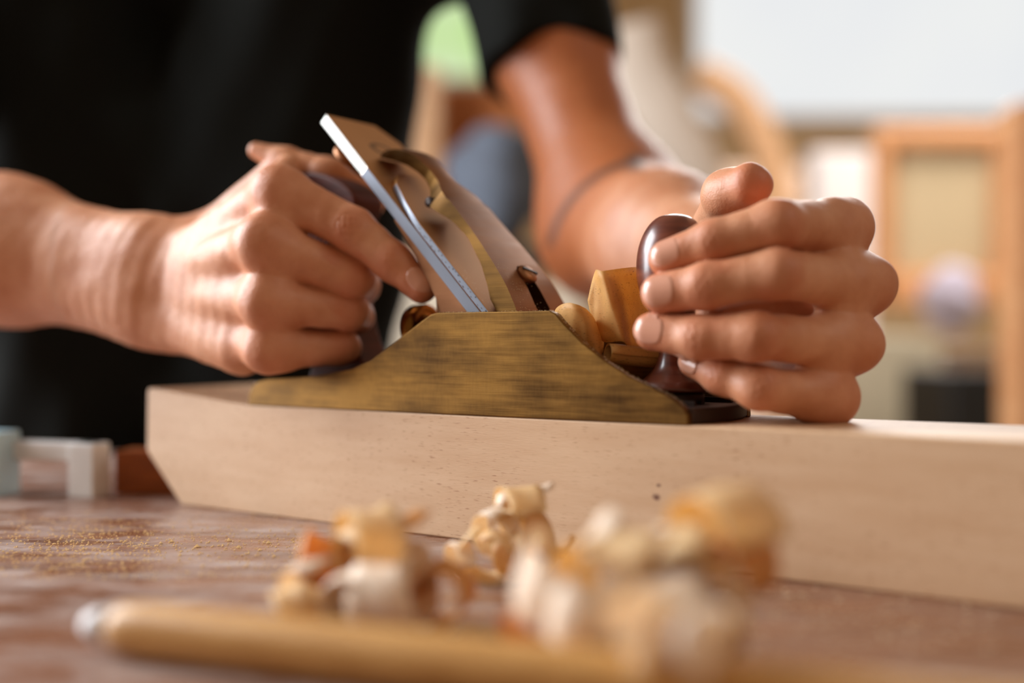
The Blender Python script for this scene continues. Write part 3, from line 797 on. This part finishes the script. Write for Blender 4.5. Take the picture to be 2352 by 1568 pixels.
pile([
 (1205, 1200, .412, 13, 10, .9, (.9, .3, .1), 's', .2, None, 'golden shaving arch across the top of the middle heap'),
 (1150, 1225, .410, 9, 7, 1.3, (.6, .7, .3), 'p', 1.0, None, 'ivory spiral shaving on the left of the middle heap'),
 (1130, 1290, .402, 10, 7, 1.1, (.2, .9, .3), 's', 2.0, 0, 'yellow looped shaving at the front of the middle heap'),
 (1060, 1285, .404, 8, 5, .9, (.9, .5, .0), 'p', 0., 0, 'thin white hooked shaving at the left foot of the middle heap'),
 (1190, 1285, .408, 13, 12, 1.0, (.8, -.5, .1), 's', .9, 0, 'wide curled shaving under the middle heap'),
 (1270, 1225, .416, 11, 11, .7, (.4, .8, .2), 's', 1.8, None, 'golden shaving curl on the right side of the middle heap'),
 (1245, 1145, .414, 5, 9, .35, (.9, .2, .3), 'p', .3, None, 'small square shaving tab standing up from the middle heap'),
 (1170, 1160, .414, 5, 5, .6, (.5, .6, .6), 'p', 1.0, None, 'tiny pointed shaving tip on top of the middle heap'),
], 'shavings in the middle heap by the board', 50)
pile([
 (1300, 1310, .292, 17, 15, .75, (.2, -.5, .85), 'p', 2.6, None, 'large whitish shaving sheet on the left of the right foreground heap'),
 (1340, 1400, .280, 12, 14, .8, (.3, -.3, .8), 'p', 2.2, None, 'pale drooping shaving below the whitish sheet of the right foreground heap'),
 (1240, 1430, .296, 9, 9, .9, (.9, .4, .2), 'o', .6, 0, 'orange shaving scrap at the left foot of the right foreground heap'),
 (1480, 1350, .296, 14, 15, 1.1, (.8, -.5, .1), 's', .2, None, 'broad honey shaving curl in the centre of the right foreground heap'),
 (1668, 1240, .302, 14, 15, .9, (.8, .5, .1), 's', 0., None, 'tall yellow shaving arch topping the right foreground heap'),
 (1530, 1405, .284, 14, 16, 1.2, (.9, -.3, .0), 'p', 2., None, 'pinkish shaving loop at the front of the right foreground heap'),
 (1430, 1430, .286, 9, 10, .9, (.3, .9, .1), 'o', 1., 0, 'amber shaving hollow at the centre foot of the right foreground heap'),
 (1600, 1350, .292, 14, 13, 1.0, (.3, .9, .3), 's', 1.4, None, 'tan shaving curl inside the right side of the right foreground heap'),
 (1690, 1290, .300, 9, 10, .7, (.7, .6, .2), 'o', 5.4, None, 'orange shaving tail reaching right from the right foreground heap'),
 (1580, 1470, .246, 9, 13, .9, (.3, .1, .95), 'p', .9, None, 'beige hanging shaving at the bottom front of the right foreground heap'),
 (1420, 1250, .304, 8, 8, .8, (.5, .5, .5), 'p', .9, None, 'small pale shaving tip between the sheet and the arch of the right foreground heap'),
 (1550, 1300, .304, 10, 9, .9, (.4, .8, .3), 'p', .3, None, 'cream shaving curl tucked left of the tall arch of the right foreground heap'),
 (1400, 1345, .300, 12, 12, 1.0, (.7, .6, .1), 's', 1.3, None, 'honey shaving coil behind the whitish sheet of the right foreground heap'),
 (1660, 1420, .284, 8, 12, .8, (.2, .4, .9), 's', 2.3, None, 'tan shaving strip down the right flank of the right foreground heap'),
 (1500, 1440, .256, 8, 9, .9, (.9, .2, .4), 'p', 1.7, None, 'blush shaving fold lowest at the front of the right foreground heap'),
], 'shavings in the right foreground heap', 80)

# ================================================================= BENCH AND WHAT LIES ON IT
bench = tag(empty('workbench', (0, .55, 0)), 'worn brown wooden workbench dusted with sawdust', 'workbench')
box('bench_top', -1.2, 1.2, -.37, .33, BENCH - .07, BENCH, M['bench'], bench, .004)
for sx in (-1.05, 1.05):
    for sy in (-.30, .24): box('leg', sx - .04, sx + .04, sy - .04, sy + .04, 0, BENCH - .07, M['bench'], bench, .004)
box('stretcher', -1.01, 1.01, -.05, .01, .18, .26, M['bench'], bench, .003)
pts = []
r4 = np.random.RandomState(5)
for i in range(1500):
    px = r4.uniform(0, 700) if i % 3 else r4.normal(180, 120); py = r4.normal(1250, 32) if i % 2 else r4.uniform(1190, 1330)
    d = F * .0865 / (max(py, 1165) - 784); p = V(px, py, d); p[2] = BENCH + .0001; pts.append(p)
for i in range(500):
    px = r4.uniform(950, 2300); py = r4.uniform(1290, 1500); d = F * .0865 / (py - 784); p = V(px, py, d)
    q = p - O
    if q @ EN > -.002: continue
    p[2] = BENCH + .0001; pts.append(p)
tag(specks('sawdust', pts, .00062, M['sawdust'], None, 9), 'scatter of pale sawdust grains on the brown bench top', 'sawdust', kind='stuff')
pts = []
for i in range(14):
    px = r4.uniform(330, 680); py = r4.uniform(1225, 1285); d = F * .0865 / (py - 784); p = V(px, py, d); p[2] = BENCH + .0001; pts.append(p)
tag(specks('wood_crumbs', pts, .0014, M['sawdust'], None, 10), 'larger wood crumbs among the sawdust left of the shavings', 'crumbs', kind='stuff')

# rod in the near foreground
a0 = V(222, 1480, .306); a0[2] = BENCH; dirr = np.array([.1778, -.0676, 0]); dirr /= np.linalg.norm(dirr)
rodm = mat_wood('ochre_wood', srgb(186, 134, 72), srgb(208, 158, 94), .4, (3, 60, 60))
pr = [(0, 0), (.0052, 0), (.0062, .0012), (.0071, .005), (.0075, .012), (.0075, .30), (.0071, .32), (0, .32)]
nr_ = np.array([-dirr[1], dirr[0], 0])
Mr = Matrix((Vector(nr_), Vector((0, 0, 1)), Vector(dirr))).transposed().to_4x4()
base_r = a0 + np.array([0, 0, .0076]) + nr_ * .0075
Mr = Matrix.Translation(tuple(base_r)) @ Mr
rod = tag(empty('wooden_rod', (float(a0[0]), float(a0[1]), BENCH)), 'ochre wooden rod lying across the near edge of the bench', 'rod')
o = mesh_obj('shaft', *xform(lathe(pr, 40), Matrix.Translation((-float(a0[0]), -float(a0[1]), -BENCH)) @ Mr), rodm, rod, smooth=True)
o = mesh_obj('tip', *xform(lathe([(0, -.010), (.0030, -.0098), (.0048, -.006), (.0052, .0), (0, .0)], 32), Matrix.Translation((-float(a0[0]), -float(a0[1]), -BENCH)) @ Mr), plain('white_cap', srgb(214, 208, 206), .4), rod, smooth=True)
o['label'] = 'whitish end cap'

# clamp and wooden block beyond the board's end
cl = tag(empty('bar_clamp', tuple(V(120, 1140, .632) * [1, 1, 0] + [0, 0, BENCH])), 'steel bar clamp lying on the bench at the far left', 'clamp')
cb = np.array(cl.location)
def lb(name, p0, p1, hw, z0, z1, mat, parent, bw=.001):
    p0, p1 = np.array(p0), np.array(p1); d = (p1 - p0)[:2]; ln = np.linalg.norm(d); a = math.atan2(d[1], d[0])
    vv, ff = box_data(0, ln, -hw, hw, z0, z1); Mx = Matrix.Translation((p0[0] - cb[0], p0[1] - cb[1], BENCH - cb[2])) @ Matrix.Rotation(a, 4, 'Z')
    o = mesh_obj(name, *xform((vv, ff), Mx), mat, parent); bevel(o, bw); return o
galv = plain('galvanised', srgb(226, 224, 220), .4, .15, .06, 60)
q0, q1 = V(-120, 1140, .66), V(232, 1140, .632)
lb('bar', q0, q1, .0055, .0195, .030, galv, cl)
lb('fixed_jaw', V(176, 1140, .634), V(234, 1140, .630), .008, 0., .030, galv, cl)
lb('sliding_jaw', V(-30, 1140, .640), V(22, 1140, .638), .011, 0, .036, plain('bluish_steel', srgb(190, 222, 232), .3, .1), cl)
bk0, bk1 = V(236, 1146, .622), V(400, 1146, .66)
blk = box('wood_block', 0, .052, 0, .024, 0, .0245, mat_wood('brown_block', srgb(118, 58, 20), srgb(160, 86, 32), .45), None, .001, loc=(float(bk0[0]), .640, BENCH), rz=math.radians(-4))
tag(blk, 'small reddish brown wooden block wedged at the left end of the board', 'wood block')

# ================================================================= ROOM
def struct(o): o['kind'] = 'structure'; return o
struct(box('floor', -6, 6, -3, 6.2, -.1, 0, plain('concrete', srgb(150, 140, 128), .7, 0, .1, 3)))
struct(box('wall_back', -6, 6, 6, 6.1, 0, 6.2, plain('cream_plaster', srgb(208, 178, 136), .8, 0, .04, 2)))
def emis(name, c, s, c2=None, scale=2.):
    m, nt, b = new_mat(name); nt.nodes.remove(b); e = nt.nodes.new('ShaderNodeEmission')
    col = ramp(nt, noise(nt, coords(nt), scale, 2), [(.35, c), (.65, c2 or c)]); nt.links.new(col, e.inputs['Color'])
    e.inputs['Strength'].default_value = s; nt.links.new(e.outputs[0], nt.nodes['Material Output'].inputs[0]); return m
def at(px, py, d): p = V(px, py, d); return float(p[0]), float(p[1]), float(p[2])
def bgbox(name, px0, px1, py0, py1, d, th, mat, parent=None, bw=.01):
    x0, _, z1 = at(px0, py0, d); x1, _, z0 = at(px1, py1, d)
    po = np.array(parent.location) if parent else np.zeros(3)
    if parent is None:
        o = box(name, x0 - (x0 + x1) / 2, x1 - (x0 + x1) / 2, 0, th, 0, z1 - z0, mat, None, bw, loc=((x0 + x1) / 2, d, z0)); return o
    return box(name, x0 - po[0], x1 - po[0], d - po[1], d + th - po[1], z0 - po[2], z1 - po[2], mat, parent, bw)
w1 = empty('window_1', at(1900, 250, 5.9)); w1['kind'] = 'structure'
bgbox('pane', 1600, 3500, -1250, 262, 5.95, .02, emis('daylight', (.94, .95, .94, 1), .92, (.86, .88, .92, 1), .7), w1)  # pane stretched far out of view, added so the blade face reflects it
bgbox('frame', 1585, 1604, -1260, 275, 5.9, .08, plain('white_paint', srgb(240, 236, 228), .5), w1)
bgbox('frame', 1585, 3520, 262, 278, 5.9, .08, plain('white_paint', srgb(240, 236, 228), .5), w1)
w2 = empty('window_2', at(1000, 100, 5.8)); w2['kind'] = 'structure'
bgbox('pane', 850, 1120, -300, 175, 5.9, .02, emis('foliage_light', srgb(196, 232, 150), .95, srgb(244, 248, 232), 1.5), w2)
bgbox('frame', 835, 850, -320, 190, 5.86, .08, plain('white_paint', srgb(240, 236, 228), .5), w2)
bgbox('frame', 835, 1130, 175, 190, 5.86, .08, plain('white_paint', srgb(240, 236, 228), .5), w2)

# cabinet by the window
tan = mat_wood('tan_timber', srgb(208, 142, 92), srgb(226, 168, 118), .5, (2, 2, 12))
beige = plain('beige_panel', srgb(206, 184, 146), .6, 0, .06, 2)
cab = tag(empty('cabinet', at(2160, 700, 2.6)), 'beige cabinet door with an orange timber frame below the bright window', 'cabinet')
bgbox('top_rail', 2030, 2312, 288, 335, 2.6, .05, tan, cab); bgbox('bottom_rail', 2000, 2312, 628, 700, 2.6, .05, tan, cab)
bgbox('stile', 2012, 2052, 288, 700, 2.6, .05, tan, cab); bgbox('stile', 2290, 2330, 288, 700, 2.6, .05, tan, cab)
bgbox('panel', 2050, 2292, 333, 630, 2.63, .02, beige, cab)
def floorbox(name, px0, px1, py0, d, th, mat, label, cat, bw=.01):
    x0, _, z1 = at(px0, py0, d); x1 = at(px1, py0, d)[0]
    o = box(name, -(x1 - x0) / 2, (x1 - x0) / 2, 0, th, 0, z1, mat, None, bw, loc=((x0 + x1) / 2, d, 0)); tag(o, label, cat); return o
floorbox('timber_post', 2334, 2440, 230, 1.6, .07, tan, 'upright orange timber post at the far right edge', 'post')
floorbox('drawer_chest', 1935, 2165, 770, 2.4, .4, plain('cream_paint', srgb(214, 204, 178), .6, 0, .05, 2), 'cream painted low chest behind the hand on the knob', 'chest')
floorbox('black_bin', 2182, 2300, 850, 2.0, .25, plain('black_plastic', srgb(22, 22, 20), .5), 'black bin beside the cream chest', 'bin')
floorbox('brown_crate', 2200, 2330, 800, 2.75, .3, plain('brown_crate', srgb(120, 92, 62), .7), 'brown crate standing behind the black bin', 'crate')
floorbox('white_pillar', 1868, 2004, 345, 3.0, .12, plain('white_laminate', srgb(214, 208, 208), .5, 0, .03, 2), 'white upright locker between the hand and the cabinet', 'locker')
floorbox('tan_shelf_unit', 1640, 1870, 385, 3.6, .3, plain('pinkish_board', srgb(226, 198, 176), .6, 0, .06, 1.5), 'pale pinkish shelf unit behind the thumb', 'shelf')
# cloth bundle
def blob(name, px, py, d, rx, ry, rz, mat, label, cat, seed=1, rest=None):
    rr = np.random.RandomState(seed); bm = bmesh.new(); bmesh.ops.create_icosphere(bm, subdivisions=4, radius=1)
    ph = rr.rand(9) * 6
    for v_ in bm.verts:
        q = v_.co; k = 1 + .12 * math.sin(3 * q.x + ph[0]) * math.sin(4 * q.y + ph[1]) + .08 * math.sin(7 * q.z + ph[2] + 2 * q.x)
        v_.co = Vector((q.x * rx * k, q.y * ry * k, q.z * rz * k))
    me = bpy.data.meshes.new(name); bm.to_mesh(me); bm.free(); me.materials.append(mat)
    me.polygons.foreach_set('use_smooth', [True] * len(me.polygons))
    zmin = min(v_.co.z for v_ in me.vertices)
    for v_ in me.vertices: v_.co.z -= zmin
    o = bpy.data.objects.new(name, me); COL.objects.link(o); p = at(px, py, d); o.location = (p[0], p[1], p[2] + zmin if rest is None else rest)
    tag(o, label, cat); return o
blob('cloth_bundle', 2180, 745, 2.45, .062, .06, .07, plain('lilac_cloth', srgb(206, 196, 214), .8), 'lilac white cloth bundle on top of the cream chest', 'cloth', 3, rest=at(0, 770, 2.4)[2])

# chairs behind the arm : curved pale back and a brown one behind it
def chair(name, d, seatpx, mat, label, back_pts, rt, legc):
    e = tag(empty(name, (at(seatpx[0], 0, d)[0], d, 0)), label, 'chair'); po = np.array(e.location)
    pts = catmull([V(x, y, d) for x, y in back_pts], 8) - po; vv, ff = [], []; K = 12
    for i, p in enumerate(pts):
        tn = pts[min(i + 1, len(pts) - 1)] - pts[max(i - 1, 0)]; tn /= np.linalg.norm(tn); s = np.cross(tn, [0, 1, 0]); s /= np.linalg.norm(s)
        for k in range(K):
            a = 2 * math.pi * k / K; vv.append(p + s * math.cos(a) * rt + np.array([0, 1, 0]) * math.sin(a) * .02)
    for i in range(len(pts) - 1):
        for k in range(K): ff.append((i * K + k, i * K + (k + 1) % K, (i + 1) * K + (k + 1) % K, (i + 1) * K + k))
    ff += [tuple(range(K)), tuple((len(pts) - 1) * K + k for k in range(K))]
    mesh_obj('backrest', vv, ff, mat, e, smooth=True)
    sw = .22; zs = float(pts[-1][2])
    box('seat', -sw, sw, -.2, .2, .43, .46, mat, e, .01)
    box('back_post', pts[-1][0] - .02, pts[-1][0] + .02, -.02, .02, .44, zs + .02, mat, e, .004)
    for sx in (-1, 1):
        for sy in (-1, 1): box('leg', sx * .19 - .018, sx * .19 + .018, sy * .17 - .018, sy * .17 + .018, 0, .44, mat, e, .003)
    return e
chair('chair', 2.0, (1640, 0), plain('pale_linen', srgb(226, 208, 190), .8, 0, .04, 3), 'pale curved-back chair behind the left forearm', [(1440, 60), (1470, 170), (1530, 270), (1590, 400), (1640, 560)], .055, 0)
chair('chair', 3.3, (1760, 0), plain('tan_plywood', srgb(178, 136, 96), .6, 0, .08, 3), 'tan wooden chair behind the pale one', [(1600, 170), (1680, 215), (1735, 290), (1770, 380), (1790, 520)], .055, 0)

# things seen through the gap under the arm
floorbox('timber_plank', 905, 1012, 150, 2.2, .04, mat_wood('light_plank', srgb(206, 158, 116), srgb(222, 178, 138), .6, (2, 2, 12)), 'light timber plank leaning upright behind the torso', 'plank')
floorbox('timber_plank', 1010, 1195, 195, 2.3, .04, mat_wood('dark_plank', srgb(150, 84, 38), srgb(172, 102, 52), .6, (2, 2, 12)), 'darker orange timber plank upright beside the light one', 'plank')
blob('fabric_bag', 1140, 480, 1.85, .075, .06, .10, plain('bluegrey_fabric', srgb(92, 98, 110), .85), 'blue grey fabric bag behind the lever cap', 'bag', 5, rest=at(0, 560, 1.75)[2])
floorbox('stool', 1060, 1245, 560, 1.75, .2, plain('black_vinyl', srgb(20, 22, 24), .6), 'black stool carrying the blue grey bag', 'stool')
floorbox('cream_crate', 870, 1350, 655, 1.5, .16, plain('cream_card', srgb(226, 208, 184), .7, 0, .05, 4), 'cream crate in front of the black stool', 'crate')

# ================================================================= LIGHT
W = bpy.data.worlds.new('world'); bpy.context.scene.world = W; W.use_nodes = True
bg = W.node_tree.nodes['Background']; bg.inputs[0].default_value = (1.0, .70, .46, 1); bg.inputs[1].default_value = .30
def area(name, loc, target, sx, sy, power, col, spread=180):
    l = bpy.data.lights.new(name, 'AREA'); l.shape = 'RECTANGLE'; l.size = sx; l.size_y = sy; l.energy = power; l.color = col
    o = bpy.data.objects.new(name, l); COL.objects.link(o); o.location = loc
    l.spread = math.radians(spread); o.rotation_euler = (Vector(target) - Vector(loc)).to_track_quat('-Z', 'Y').to_euler(); return o
area('window_light_left', (-1.4, .90, CAMZ + .58), (0, .52, CAMZ), .9, 1.2, 70, (.88, .94, 1))
area('window_light_right', (1.5, -.4, CAMZ + 1.3), (0.1, .5, CAMZ), 1.2, 1.0, 7, (1, .93, .84))
area('window_light_back', (1.6, 4.6, CAMZ + 1.5), (1.9, 2.8, CAMZ - .2), 2.4, 1.6, 75, (1, .97, .93), 100)
area('background_fill', (1.4, 2.2, CAMZ + 1.7), (1.5, 3.4, CAMZ - .1), 1.6, 1, 30, (1, .95, .9), 110)  # fill lamp added to brighten the far furniture
